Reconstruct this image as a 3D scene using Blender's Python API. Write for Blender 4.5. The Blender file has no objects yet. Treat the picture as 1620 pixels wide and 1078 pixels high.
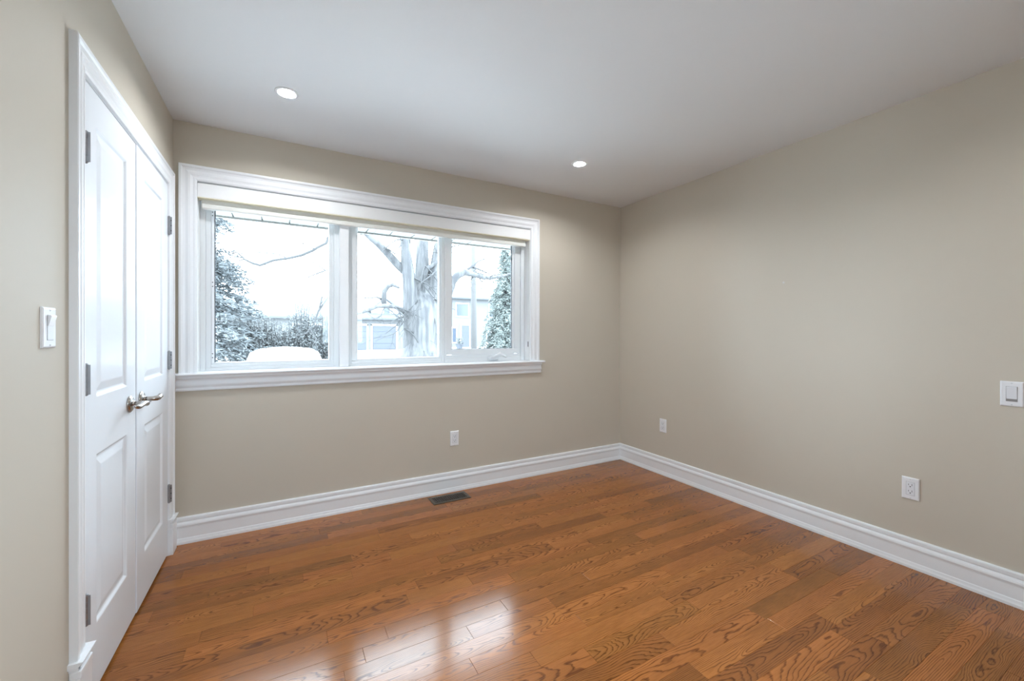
import bpy, bmesh, math, random
from mathutils import Vector, Matrix

scene = bpy.context.scene
COL = scene.collection
random.seed(7)

# ------------------------------------------------------------------ camera, sky, exposure
W, H = 3.4223, 2.44           # room width (x) and height (z); window wall is y = 0, room lies at y < 0
CAM = Vector((0.554, -3.0126, 1.2155))
YAW, PITCH, ROLL, FPX = 0.5049, -0.0016, 0.0014, 654.44
cy_, sy_ = math.cos(YAW), math.sin(YAW)
FWD = Vector((sy_*math.cos(PITCH), cy_*math.cos(PITCH), math.sin(PITCH)))
_r = Vector((cy_, -sy_, 0)); _u = _r.cross(FWD)
RGT = math.cos(ROLL)*_r + math.sin(ROLL)*_u
UPV = -math.sin(ROLL)*_r + math.cos(ROLL)*_u
cam_d = bpy.data.cameras.new('camera')
cam_d.sensor_fit = 'HORIZONTAL'; cam_d.sensor_width = 36.0
cam_d.lens = 36.0*FPX/1620.0
cam_d.shift_y = -10.0/1620.0
cam_d.clip_start = 0.02; cam_d.clip_end = 300
cam = bpy.data.objects.new('camera', cam_d); COL.objects.link(cam)
m3 = Matrix((RGT, UPV, -FWD)).transposed()
cam.matrix_world = Matrix.Translation(CAM) @ m3.to_4x4()
scene.camera = cam

SKY = 20.5
LAMP = 2500.0
LAMP_ADDED = 1700.0  # strength of the unseen lamps added behind the camera
world = bpy.data.worlds.new('overcast_sky'); scene.world = world
world.use_nodes = True
wn = world.node_tree; wn.nodes.clear()
wo = wn.nodes.new('ShaderNodeOutputWorld'); wb = wn.nodes.new('ShaderNodeBackground')
wt = wn.nodes.new('ShaderNodeTexCoord'); ws = wn.nodes.new('ShaderNodeSeparateXYZ')
wr = wn.nodes.new('ShaderNodeValToRGB')
wr.color_ramp.elements[0].position = 0.0; wr.color_ramp.elements[0].color = (0.69, 0.845, 1.0, 1)
wr.color_ramp.elements[1].position = 1.0; wr.color_ramp.elements[1].color = (0.76, 0.89, 1.0, 1)
wn.links.new(wt.outputs['Generated'], ws.inputs[0]); wn.links.new(ws.outputs['Z'], wr.inputs[0])
wn.links.new(wr.outputs[0], wb.inputs['Color']); wb.inputs['Strength'].default_value = SKY
wn.links.new(wb.outputs[0], wo.inputs[0])

vs = scene.view_settings
vs.view_transform = 'Standard'; vs.look = 'None'; vs.gamma = 1.0; vs.exposure = 0.0
vs.use_curve_mapping = False
try:
    scene.cycles.max_bounces = 14; scene.cycles.diffuse_bounces = 8; scene.cycles.transparent_max_bounces = 12
    scene.cycles.use_denoising = True
except Exception:
    pass
# portal: tells the renderer where the sky enters (it gives off no light of its own)
pd = bpy.data.lights.new('sky_portal', 'AREA'); pd.shape = 'RECTANGLE'; pd.size = 2.25; pd.size_y = 1.1
pd.cycles.is_portal = True
po = bpy.data.objects.new('sky_portal', pd); COL.objects.link(po)
po.location = (1.25, 0.16, 1.53); po.rotation_euler = (math.radians(-90), 0, 0)

pd2 = bpy.data.lights.new('sky_portal_behind', 'AREA'); pd2.shape = 'RECTANGLE'; pd2.size = 0.70; pd2.size_y = 1.1
pd2.cycles.is_portal = True
po2 = bpy.data.objects.new('sky_portal_behind', pd2); COL.objects.link(po2)
po2.location = (1.40, -3.93, 1.525); po2.rotation_euler = (math.radians(90), 0, 0)

# ------------------------------------------------------------------ materials
def mat(name, col, rough=0.5, metal=0.0, spec=0.5, noise=0.0, nscale=8.0, bump=0.0, bscale=200.0, coat=0.0):
    m = bpy.data.materials.new(name); m.use_nodes = True
    nt = m.node_tree; b = nt.nodes['Principled BSDF']
    b.inputs['Base Color'].default_value = (*col, 1); b.inputs['Roughness'].default_value = rough
    b.inputs['Metallic'].default_value = metal; b.inputs['Specular IOR Level'].default_value = spec
    if coat: b.inputs['Coat Weight'].default_value = coat
    tc = nt.nodes.new('ShaderNodeTexCoord')
    if noise:
        n = nt.nodes.new('ShaderNodeTexNoise'); n.inputs['Scale'].default_value = nscale
        n.inputs['Detail'].default_value = 4
        mr = nt.nodes.new('ShaderNodeMapRange')
        mr.inputs['To Min'].default_value = 1-noise; mr.inputs['To Max'].default_value = 1+noise
        mx = nt.nodes.new('ShaderNodeMix'); mx.data_type = 'RGBA'; mx.blend_type = 'MULTIPLY'
        mx.inputs['Factor'].default_value = 1.0; mx.inputs['A'].default_value = (*col, 1)
        nt.links.new(tc.outputs['Object'], n.inputs['Vector']); nt.links.new(n.outputs['Fac'], mr.inputs['Value'])
        nt.links.new(mr.outputs[0], mx.inputs['B']); nt.links.new(mx.outputs['Result'], b.inputs['Base Color'])
    if bump:
        n2 = nt.nodes.new('ShaderNodeTexNoise'); n2.inputs['Scale'].default_value = bscale
        n2.inputs['Detail'].default_value = 3
        bp = nt.nodes.new('ShaderNodeBump'); bp.inputs['Strength'].default_value = bump; bp.inputs['Distance'].default_value = 0.001
        nt.links.new(tc.outputs['Object'], n2.inputs['Vector']); nt.links.new(n2.outputs['Fac'], bp.inputs['Height'])
        nt.links.new(bp.outputs[0], b.inputs['Normal'])
    return m

def emit_mat(name, col, strength):
    m = bpy.data.materials.new(name); m.use_nodes = True
    nt = m.node_tree; nt.nodes.clear()
    o = nt.nodes.new('ShaderNodeOutputMaterial'); e = nt.nodes.new('ShaderNodeEmission')
    e.inputs[0].default_value = (*col, 1); e.inputs[1].default_value = strength
    nt.links.new(e.outputs[0], o.inputs[0]); return m

def glass_mat(name):
    m = bpy.data.materials.new(name); m.use_nodes = True
    nt = m.node_tree; nt.nodes.clear()
    o = nt.nodes.new('ShaderNodeOutputMaterial'); mix = nt.nodes.new('ShaderNodeMixShader')
    t = nt.nodes.new('ShaderNodeBsdfTransparent'); g = nt.nodes.new('ShaderNodeBsdfGlossy')
    f = nt.nodes.new('ShaderNodeFresnel'); f.inputs['IOR'].default_value = 1.3
    t.inputs[0].default_value = (0.97, 0.985, 0.98, 1); g.inputs['Roughness'].default_value = 0.0
    nt.links.new(f.outputs[0], mix.inputs[0]); nt.links.new(t.outputs[0], mix.inputs[1]); nt.links.new(g.outputs[0], mix.inputs[2])
    nt.links.new(mix.outputs[0], o.inputs[0]); return m

M_WALL = mat('greige_wall_paint', (0.570, 0.522, 0.443), 0.60, spec=0.22, noise=0.012, nscale=2.5, bump=0.08, bscale=350)
M_CEIL = mat('white_ceiling_paint', (0.75, 0.765, 0.785), 0.7, spec=0.2, bump=0.06, bscale=300)
M_TRIM = mat('white_trim_paint', (0.83, 0.85, 0.875), 0.3, spec=0.45)
M_DOOR = mat('white_door_paint', (0.81, 0.845, 0.89), 0.24, spec=0.06, bump=0.03, bscale=120)
M_VINYL = mat('white_window_vinyl', (0.74, 0.77, 0.79), 0.35)
M_JAMB = mat('white_jamb_paint', (0.82, 0.83, 0.83), 0.4)
M_GASKET = mat('dark_window_gasket', (0.05, 0.055, 0.065), 0.5)
M_GLASS = glass_mat('clear_window_glass')
M_NICKEL = mat('brushed_nickel', (0.44, 0.41, 0.38), 0.26, metal=1.0, noise=0.06, nscale=60)
M_HINGE = mat('satin_hinge_steel', (0.36, 0.37, 0.39), 0.38, metal=1.0, noise=0.1, nscale=50)
M_DARK = mat('dark_slot', (0.02, 0.02, 0.022), 0.7)
M_SCREW = mat('grey_screw', (0.30, 0.30, 0.31), 0.4, metal=0.6)
M_PLATE = mat('white_plate_plastic', (0.80, 0.81, 0.84), 0.28)
M_INSERT = mat('white_device_plastic', (0.76, 0.78, 0.82), 0.3)
M_BRONZE = mat('aged_bronze_metal', (0.135, 0.11, 0.085), 0.42, metal=0.75, noise=0.15, nscale=90)
M_BLIND = mat('cream_blind_fabric', (0.76, 0.765, 0.73), 0.7)
M_FASCIA = mat('white_blind_fascia', (0.83, 0.84, 0.845), 0.5)
M_CREAM = mat('cream_blind_edge', (0.80, 0.77, 0.60), 0.6)
M_BULB = emit_mat('lamp_glow', (0.95, 0.975, 1.0), LAMP)
M_BULB_ADDED = emit_mat('added_lamp_glow', (0.95, 0.975, 1.0), LAMP_ADDED)
M_SHADOWBOX = mat('closet_paint', (0.30, 0.28, 0.25), 0.8)
M_EXT = mat('outside_brick', (0.35, 0.30, 0.27), 0.8, noise=0.1)
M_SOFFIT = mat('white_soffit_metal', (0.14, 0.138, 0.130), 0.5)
M_GROUND = mat('pale_ground', (0.44, 0.44, 0.435), 0.9, noise=0.12, nscale=0.6)
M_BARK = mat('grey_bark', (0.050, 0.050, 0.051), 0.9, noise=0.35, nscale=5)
def bark_mat():
    m = mat('ridged_grey_bark', (0.05, 0.05, 0.051), 0.9)
    nt = m.node_tree; b = nt.nodes['Principled BSDF']
    tc = nt.nodes.new('ShaderNodeTexCoord'); mp = nt.nodes.new('ShaderNodeMapping'); mp.inputs['Scale'].default_value = (7, 7, 0.9)
    n = nt.nodes.new('ShaderNodeTexNoise'); n.inputs['Scale'].default_value = 1.0; n.inputs['Detail'].default_value = 6
    r = nt.nodes.new('ShaderNodeValToRGB'); r.color_ramp.elements[0].position = 0.38; r.color_ramp.elements[1].position = 0.62
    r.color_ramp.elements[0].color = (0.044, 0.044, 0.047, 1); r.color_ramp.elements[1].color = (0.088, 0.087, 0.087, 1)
    nt.links.new(tc.outputs['Object'], mp.inputs[0]); nt.links.new(mp.outputs[0], n.inputs['Vector'])
    nt.links.new(n.outputs['Fac'], r.inputs[0]); nt.links.new(r.outputs[0], b.inputs['Base Color'])
    return m
M_BARKR = bark_mat()
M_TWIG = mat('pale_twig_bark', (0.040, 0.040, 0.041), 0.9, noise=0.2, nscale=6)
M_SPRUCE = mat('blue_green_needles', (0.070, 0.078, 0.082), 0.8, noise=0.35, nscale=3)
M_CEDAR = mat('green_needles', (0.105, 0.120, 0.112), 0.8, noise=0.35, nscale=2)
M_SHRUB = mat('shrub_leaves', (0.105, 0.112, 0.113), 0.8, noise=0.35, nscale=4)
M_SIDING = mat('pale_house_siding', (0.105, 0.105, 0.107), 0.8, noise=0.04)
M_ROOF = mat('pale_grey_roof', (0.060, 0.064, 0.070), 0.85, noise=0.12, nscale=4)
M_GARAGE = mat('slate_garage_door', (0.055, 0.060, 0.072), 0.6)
M_HWIN = mat('dark_house_window', (0.045, 0.055, 0.075), 0.25)
M_HTRIM = mat('white_house_trim', (0.6, 0.6, 0.6), 0.6)
M_POLE = mat('weathered_pole_wood', (0.066, 0.064, 0.063), 0.9, noise=0.1, nscale=3)
M_CAR = mat('white_car_paint', (0.75, 0.76, 0.77), 0.25, coat=0.4)
M_CARGLASS = mat('car_window_tint', (0.12,0.13,0.14), 0.1)
M_TYRE = mat('black_tyre_rubber', (0.03, 0.03, 0.03), 0.85)

def wood_floor_mat():
    m = bpy.data.materials.new('stained_oak_floor'); m.use_nodes = True
    nt = m.node_tree; N = nt.nodes; L = nt.links; b = N['Principled BSDF']
    def math_(op, a, c=None, clamp=False):
        n = N.new('ShaderNodeMath'); n.operation = op; n.use_clamp = clamp
        for i, v in enumerate((a, c)):
            if v is None: continue
            if isinstance(v, (int, float)): n.inputs[i].default_value = v
            else: L.new(v, n.inputs[i])
        return n.outputs[0]
    auv = N.new('ShaderNodeAttribute'); auv.attribute_name = 'plank_uv'
    arn = N.new('ShaderNodeAttribute'); arn.attribute_name = 'plank_rnd'
    s1 = N.new('ShaderNodeSeparateXYZ'); L.new(auv.outputs['Vector'], s1.inputs[0])
    s2 = N.new('ShaderNodeSeparateColor'); L.new(arn.outputs['Color'], s2.inputs[0])
    X, Y, SEED = s1.outputs[0], s1.outputs[1], s1.outputs[2]
    R1, R2, R3 = s2.outputs[0], s2.outputs[1], s2.outputs[2]
    def vec(x, y, z):
        c = N.new('ShaderNodeCombineXYZ')
        for i, v in enumerate((x, y, z)):
            if isinstance(v, (int, float)): c.inputs[i].default_value = v
            else: L.new(v, c.inputs[i])
        return c.outputs[0]
    def noise(v, scale, detail=2, rough=0.5):
        n = N.new('ShaderNodeTexNoise'); n.inputs['Scale'].default_value = scale
        n.inputs['Detail'].default_value = detail; n.inputs['Roughness'].default_value = rough
        L.new(v, n.inputs['Vector']); return n.outputs['Fac']
    # slow wobble of the log, per plank
    wob = noise(vec(math_('MULTIPLY', X, 2.2), math_('MULTIPLY', Y, 7.0), SEED), 1.0, 2)
    wob2 = noise(vec(math_('MULTIPLY', X, 9.0), math_('MULTIPLY', Y, 34.0), SEED), 1.0, 2)
    wobc = math_('ADD', math_('MULTIPLY', math_('SUBTRACT', wob, 0.5), 0.085), math_('MULTIPLY', math_('SUBTRACT', wob2, 0.5), 0.012))
    yc = math_('MULTIPLY', math_('SUBTRACT', R1, 0.5), 0.13)
    yy = math_('SUBTRACT', Y, yc)
    slope = math_('MULTIPLY', math_('SUBTRACT', R2, 0.5), 0.16)
    d = math_('ADD', math_('ADD', 0.030, math_('MULTIPLY', X, slope)), wobc)
    rr = math_('SQRT', math_('ADD', math_('MULTIPLY', yy, yy), math_('MULTIPLY', d, d)))
    freq = math_('ADD', 150.0, math_('MULTIPLY', R3, 110.0))
    saw = math_('FRACT', math_('MULTIPLY', rr, freq))
    ramp = N.new('ShaderNodeValToRGB'); L.new(saw, ramp.inputs[0])
    e = ramp.color_ramp.elements
    e[0].position = 0.0; e[0].color = (0.0, 0.0, 0.0, 1); e[1].position = 1.0; e[1].color = (0.35, 0.35, 0.35, 1)
    for p, v in ((0.50, 0.08), (0.70, 0.30), (0.79, 0.95), (0.88, 1.0), (0.94, 0.55)):
        q = e.new(p); q.color = (v, v, v, 1)
    # pores: fine dark dashes along the grain
    por = noise(vec(math_('MULTIPLY', X, 14.0), math_('MULTIPLY', Y, 620.0), SEED), 1.0, 3, 0.6)
    pr = N.new('ShaderNodeMapRange'); L.new(por, pr.inputs['Value'])
    pr.inputs['From Min'].default_value = 0.42; pr.inputs['From Max'].default_value = 0.68
    grain = math_('ADD', math_('MULTIPLY', ramp.outputs[0], 0.55), math_('MULTIPLY', math_('MULTIPLY', pr.outputs[0], math_('ADD', ramp.outputs[0], 0.50)), 0.60), True)
    # broad blotch of the stain
    blo = noise(vec(math_('MULTIPLY', X, 3.0), math_('MULTIPLY', Y, 14.0), SEED), 1.0, 3)
    mixg = N.new('ShaderNodeMix'); mixg.data_type = 'RGBA'
    mixg.inputs['A'].default_value = (0.385, 0.147, 0.034, 1); mixg.inputs['B'].default_value = (0.112, 0.035, 0.0080, 1)
    L.new(grain, mixg.inputs['Factor'])
    # plank to plank tone
    hsv = N.new('ShaderNodeHueSaturation'); L.new(mixg.outputs['Result'], hsv.inputs['Color'])
    val = math_('ADD', 0.76, math_('ADD', math_('MULTIPLY', arn.outputs['Alpha'], 0.42), math_('MULTIPLY', math_('SUBTRACT', blo, 0.5), 0.5)))
    L.new(val, hsv.inputs['Value'])
    L.new(math_('ADD', 0.4945, math_('MULTIPLY', R3, 0.006)), hsv.inputs['Hue'])
    hsv.inputs['Saturation'].default_value = 1.0
    L.new(hsv.outputs[0], b.inputs['Base Color'])
    L.new(math_('ADD', 0.135, math_('MULTIPLY', grain, 0.06)), b.inputs['Roughness'])
    b.inputs['Specular IOR Level'].default_value = 0.40
    # film of varnish: slight orange peel and open pores
    pe = noise(vec(math_('MULTIPLY', X, 30.0), math_('MULTIPLY', Y, 45.0), SEED), 1.0, 2)
    hh = math_('ADD', math_('MULTIPLY', pe, 0.5), math_('MULTIPLY', grain, -0.35))
    bp = N.new('ShaderNodeBump'); bp.inputs['Strength'].default_value = 0.10; bp.inputs['Distance'].default_value = 0.001
    L.new(hh, bp.inputs['Height']); L.new(bp.outputs[0], b.inputs['Normal'])
    return m
M_FLOOR = wood_floor_mat()
M_GAP = mat('dark_floor_gap', (0.03, 0.014, 0.006), 0.7)

# ------------------------------------------------------------------ helpers
def link(name, bm, m, parent=None, loc=None, smooth=False):
    me = bpy.data.meshes.new(name)
    bmesh.ops.recalc_face_normals(bm, faces=bm.faces)
    bm.to_mesh(me); bm.free()
    for x in (m if isinstance(m, (list, tuple)) else [m]): me.materials.append(x)
    if smooth:
        for p in me.polygons: p.use_smooth = True
    o = bpy.data.objects.new(name, me); COL.objects.link(o)
    if parent: o.parent = parent
    if loc: o.location = loc
    return o

def tag(o, label=None, cat=None, group=None, kind=None):
    if label: o['label'] = label
    if cat: o['category'] = cat
    if group: o['group'] = group
    if kind: o['kind'] = kind
    return o

def empty(name, loc=(0, 0, 0), label=None, cat=None, group=None, kind=None):
    o = bpy.data.objects.new(name, None); COL.objects.link(o); o.location = loc; o.empty_display_size = 0.05
    return tag(o, label, cat, group, kind)

def box(bm, lo, hi, bev=0.0, seg=2):
    lo = Vector(lo); hi = Vector(hi)
    r = bmesh.ops.create_cube(bm, size=1.0)
    vs_ = r['verts']
    for v in vs_:
        v.co = Vector((lo[i] + (v.co[i]+0.5)*(hi[i]-lo[i]) for i in range(3)))
    if bev:
        ed = list({e for v in vs_ for e in v.link_edges})
        bmesh.ops.bevel(bm, geom=ed, offset=bev, segments=seg, affect='EDGES', profile=0.5)
    return bm

def bx(lo, hi, bev=0.0, seg=2):
    return box(bmesh.new(), lo, hi, bev, seg)

def frame_dir(d):
    d = d.normalized(); a = Vector((0, 0, 1)) if abs(d.z) < 0.9 else Vector((1, 0, 0))
    u = d.cross(a).normalized(); return u, d.cross(u).normalized()

def tube(bm, pts, rads, seg=8, cap=True):
    pts = [Vector(p) for p in pts]; rings = []
    n = len(pts); pu = None
    for i, p in enumerate(pts):
        d = (pts[min(i+1, n-1)]-pts[max(i-1, 0)])
        if d.length < 1e-9: d = Vector((0, 0, 1))
        d.normalize()
        if pu is None: u, v = frame_dir(d)
        else:
            u = (pu - d*pu.dot(d))
            if u.length < 1e-6: u, v = frame_dir(d)
            else: u.normalize(); v = d.cross(u)
        pu = u
        r = rads[i] if isinstance(rads, (list, tuple)) else rads
        ru, rv = r if isinstance(r, (list, tuple)) else (r, r)
        rings.append([bm.verts.new(p + u*math.cos(2*math.pi*k/seg)*ru + v*math.sin(2*math.pi*k/seg)*rv) for k in range(seg)])
    for a, c in zip(rings, rings[1:]):
        for k in range(seg):
            bm.faces.new((a[k], a[(k+1) % seg], c[(k+1) % seg], c[k]))
    if cap:
        bm.faces.new(list(reversed(rings[0]))); bm.faces.new(rings[-1])
    return bm

def lathe(bm, prof, origin, axis, seg=32, closed=True):
    """prof: list of (radius, distance along axis)"""
    o = Vector(origin); ax = Vector(axis).normalized(); u, v = frame_dir(ax); rings = []
    for r, h in prof:
        if r < 1e-6: rings.append([bm.verts.new(o+ax*h)])
        else: rings.append([bm.verts.new(o+ax*h+u*math.cos(2*math.pi*k/seg)*r+v*math.sin(2*math.pi*k/seg)*r) for k in range(seg)])
    for a, c in zip(rings, rings[1:]):
        for k in range(seg):
            k2 = (k+1) % seg
            if len(a) == 1: bm.faces.new((a[0], c[k2], c[k]))
            elif len(c) == 1: bm.faces.new((a[k], a[k2], c[0]))
            else: bm.faces.new((a[k], a[k2], c[k2], c[k]))
    return bm

def sweep(bm, stations, prof, cap=True):
    """stations: (origin, du, dn); prof: list of (u, n)"""
    rings = []
    for o, du, dn in stations:
        o, du, dn = Vector(o), Vector(du), Vector(dn)
        rings.append([bm.verts.new(o+du*u+dn*n) for u, n in prof])
    k = len(prof)
    for a, c in zip(rings, rings[1:]):
        for i in range(k):
            bm.faces.new((a[i], a[(i+1) % k], c[(i+1) % k], c[i]))
    if cap:
        bm.faces.new(rings[0]); bm.faces.new(list(reversed(rings[-1])))
    return bm

def at_y(px, py, y):
    """point of the place seen at photo pixel (px, py) on the plane at distance y beyond the window wall"""
    d = FWD + RGT*((px-810)/FPX) + UPV*((529-py)/FPX)
    return CAM + d*((y-CAM.y)/d.y)

def struct(o, label=None):
    return tag(o, label, None, None, 'structure')

# ------------------------------------------------------------------ room shell
YF = -3.85                    # wall behind the camera
WX0, WX1, WZ0, WZ1 = 0.113, 2.388, 0.962, 2.105     # window opening
bm = bmesh.new()
box(bm, (-0.78, 0, -0.15), (WX0-0.018, 0.2, H+0.05))
box(bm, (WX1+0.018, 0, -0.15), (W+0.12, 0.2, H+0.05))
box(bm, (WX0-0.018, 0, -0.15), (WX1+0.018, 0.2, WZ0))
box(bm, (WX0-0.018, 0, WZ1+0.018), (WX1+0.018, 0.2, H+0.05))
struct(link('wall_back', bm, M_WALL), 'greige painted wall with the wide window')
DY0, DY1, DZ = -1.222, -0.138, 2.030                # closet door opening
bm = bmesh.new()
box(bm, (-0.12, DY1+0.012, -0.15), (0, 0, H+0.05))
box(bm, (-0.12, YF, -0.15), (0, DY0-0.012, H+0.05))
box(bm, (-0.12, DY0-0.012, DZ+0.012), (0, DY1+0.012, H+0.05))
struct(link('wall_left', bm, M_WALL), 'greige painted wall with the closet doors')
struct(link('wall_right', bx((W, YF, -0.15), (W+0.12, 0, H+0.05)), M_WALL), 'greige painted wall right of the window')
RX0, RX1, RZ0, RZ1 = 1.05, 1.75, 1.00, 2.05         # opening of the added window, unseen behind the camera
bm = bmesh.new()
box(bm, (-0.12, YF-0.16, -0.15), (RX0, YF, H+0.05)); box(bm, (RX1, YF-0.16, -0.15), (W+0.12, YF, H+0.05))
box(bm, (RX0, YF-0.16, -0.15), (RX1, YF, RZ0)); box(bm, (RX0, YF-0.16, RZ1), (RX1, YF, H+0.05))
struct(link('wall_front', bm, M_WALL), 'greige painted wall opposite the wide window')
bm = bmesh.new()
box(bm, (-0.78, -1.5, -0.15), (-0.72, 0, H+0.05)); box(bm, (-0.72, -1.5, -0.15), (-0.12, -1.44, H+0.05))
struct(link('wall_closet', bm, M_SHADOWBOX), 'closet wall behind the doors')

# ceiling with round holes for the recessed lights
LIGHTS = [(0.569, -0.612), (2.421, -0.637), (0.569, -2.75), (2.421, -2.75)]  # the last pair is unseen, added as fill for the room
HOLE = 0.043
xs = [-0.78, 0.469, 0.669, 2.321, 2.521, W+0.12]
ys = [YF-0.12, -2.85, -2.65, -0.737, -0.512, 0.0]
bm = bmesh.new()
for i in range(5):
    for j in range(5):
        x0, x1, y0, y1 = xs[i], xs[i+1], ys[j], ys[j+1]
        hit = [l for l in LIGHTS if x0 < l[0] < x1 and y0 < l[1] < y1]
        if not hit:
            bm.faces.new([bm.verts.new(p) for p in ((x0, y0, H), (x1, y0, H), (x1, y1, H), (x0, y1, H))])
            continue
        cx, cy = hit[0]; seg = 48; inn, out = [], []
        for k in range(seg):
            a = 2*math.pi*k/seg + math.pi/4; c, s = math.cos(a), math.sin(a)
            inn.append(bm.verts.new((cx+HOLE*c, cy+HOLE*s, H)))
            tx = ((x1-cx) if c > 0 else (x0-cx))/c if abs(c) > 1e-6 else 1e9
            ty = ((y1-cy) if s > 0 else (y0-cy))/s if abs(s) > 1e-6 else 1e9
            t = min(tx, ty); out.append(bm.verts.new((cx+t*c, cy+t*s, H)))
        for k in range(seg):
            k2 = (k+1) % seg
            bm.faces.new((inn[k], out[k], out[k2], inn[k2]))
        for sx, sy in ((x0, y0), (x1, y0), (x1, y1), (x0, y1)):      # fill the small corner gaps
            best = sorted(range(seg), key=lambda q: (out[q].co-Vector((sx, sy, H))).length)[:2]
            a, c = out[best[0]], out[best[1]]
            if (a.co-Vector((sx, sy, H))).length > 1e-5 and (c.co-Vector((sx, sy, H))).length > 1e-5:
                bm.faces.new((a, c, bm.verts.new((sx, sy, H))))
bmesh.ops.remove_doubles(bm, verts=bm.verts, dist=1e-5)
o = link('ceiling', bm, M_CEIL)
for p in o.data.polygons:
    if p.normal.z > 0: p.flip()
md = o.modifiers.new('thickness', 'SOLIDIFY'); md.thickness = 0.025; md.offset = -1.0
struct(o, 'smooth white ceiling')

# floor: one mesh of separate boards with eased edges
FIXED = {-8: [.877], -7: [.641], -2: [1.053, 1.36], -1: [1.55], 0: [.921, 2.42], 1: [1.418, 1.878], 2: [1.218, 1.616],
         3: [2.264], 4: [2.12, 2.80], 5: [1.377], 6: [1.571], 7: [1.888], 8: [2.351], 10: [2.04, 2.577]}
TONE = {(-8, 0): 0.05, (-7, 1): 0.85, (8, 0): 0.75, (8, 1): 0.12, (1, 0): 0.45, (2, 0): .45}
bm = bmesh.new()
luv = bm.loops.layers.float_vector.new('plank_uv'); lrn = bm.loops.layers.float_color.new('plank_rnd')
rf = random.Random(21)
XL, XR, PITCHY = -0.72, W, 0.0823
zt = 0.0
row = -16
while True:
    yc = -1.296 - PITCHY*row
    ya, yb = yc-PITCHY/2, yc+PITCHY/2
    if yb < YF: break
    ya, yb = max(ya, YF), min(yb, 0.0)
    if ya >= 0: row += 1; continue
    joints = list(FIXED.get(row, []))
    seed_x = [XL, XR] + joints
    lo = min(joints) if joints else None
    x = (lo if lo is not None else XL + rf.uniform(0.1, 1.0))
    if not joints: joints.append(x)
    xx = min(joints)
    while xx - XL > 1.0:
        xx -= rf.uniform(0.45, 1.05); joints.append(xx)
    xx = max(joints)
    while XR - xx > 0.85:
        xx += rf.uniform(0.35, 1.0)
        if XR-xx > 0.12: joints.append(xx)
    js = [XL] + sorted(j for j in joints if XL+0.05 < j < XR-0.05) + [XR]
    vis = 0
    for k in range(len(js)-1):
        xa, xb = js[k], js[k+1]
        tone = TONE.get((row, k if row not in (-8,) else k-0), None) if js[k] < 3 else None
        al = rf.random()
        key = (row, sum(1 for f in FIXED.get(row, []) if f <= xa+1e-6))
        if key in TONE: al = TONE[key]
        rnd = (rf.random(), rf.random(), rf.random(), al)
        sd = rf.uniform(0, 300); xo = rf.uniform(-0.6, 0.6)-xa
        g, dp = 0.0011, 0.0011
        cup = rf.uniform(-1, 1)*0.00016; tl = rf.uniform(-1, 1)*0.00022
        def V(px, py, inner):
            z = ((py-yc)/0.04*cup + (px-(xa+xb)/2)*tl/max(0.4, xb-xa)) if inner else -dp
            return bm.verts.new((px, py, z))
        gy = 0.0005
        A = [V(xa+g, ya+gy, 1), V(xb-g, ya+gy, 1), V(xb-g, yb-gy, 1), V(xa+g, yb-gy, 1)]
        B = [V(xa+.0001, ya+.0001, 0), V(xb-.0001, ya+.0001, 0), V(xb-.0001, yb-.0001, 0), V(xa+.0001, yb-.0001, 0)]
        fs = [bm.faces.new(A)] + [bm.faces.new((B[i], B[(i+1) % 4], A[(i+1) % 4], A[i])) for i in range(4)]
        for f in fs:
            for l in f.loops:
                l[luv] = (l.vert.co.x+xo, l.vert.co.y-yc, sd); l[lrn] = rnd
    row += 1
nf = len(bm.faces)
box(bm, (XL, YF, -0.12), (XR, 0, -0.0013))
for f in list(bm.faces)[nf:]: f.material_index = 1
me = bpy.data.meshes.new('floor')
bm.to_mesh(me); bm.free(); me.materials.append(M_FLOOR); me.materials.append(M_GAP)
o = bpy.data.objects.new('floor', me); COL.objects.link(o)
struct(o, 'glossy stained oak strip floor')

# baseboards (u = out from the wall, n = up)
BB = [(0, 0), (0.021, 0), (0.021, 0.012), (0.0185, 0.020), (0.0165, 0.030), (0.0145, 0.034), (0.0145, 0.092), (0.0155, 0.094), (0.0155, 0.097),
      (0.0170, 0.099), (0.0185, 0.106), (0.0170, 0.114), (0.0135, 0.121), (0.0105, 0.125), (0.0105, 0.129), (0.0130, 0.131),
      (0.0130, 0.146), (0.0110, 0.151), (0.0060, 0.153), (0, 0.153)]
bm = sweep(bmesh.new(), [((0.0, 0, 0), (0, -1, 0), (0, 0, 1)), ((W, 0, 0), (-1, -1, 0), (0, 0, 1))], BB)
struct(link('baseboard_back', bm, M_TRIM), 'white moulded baseboard under the window')
bm = sweep(bmesh.new(), [((W, 0, 0), (-1, -1, 0), (0, 0, 1)), ((W, YF, 0), (-1, 1, 0), (0, 0, 1))], BB)
struct(link('baseboard_right', bm, M_TRIM), 'white moulded baseboard along the right wall')
bm = sweep(bmesh.new(), [((W, YF, 0), (-1, 1, 0), (0, 0, 1)), ((0, YF, 0), (1, 1, 0), (0, 0, 1))], BB)
struct(link('baseboard_front', bm, M_TRIM), 'white moulded baseboard opposite the window')
bm = sweep(bmesh.new(), [((0, YF, 0), (1, 1, 0), (0, 0, 1)), ((0, -1.318, 0), (1, 0, 0), (0, 0, 1))], BB)
struct(link('baseboard_left', bm, M_TRIM), 'white moulded baseboard along the left wall')

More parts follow.
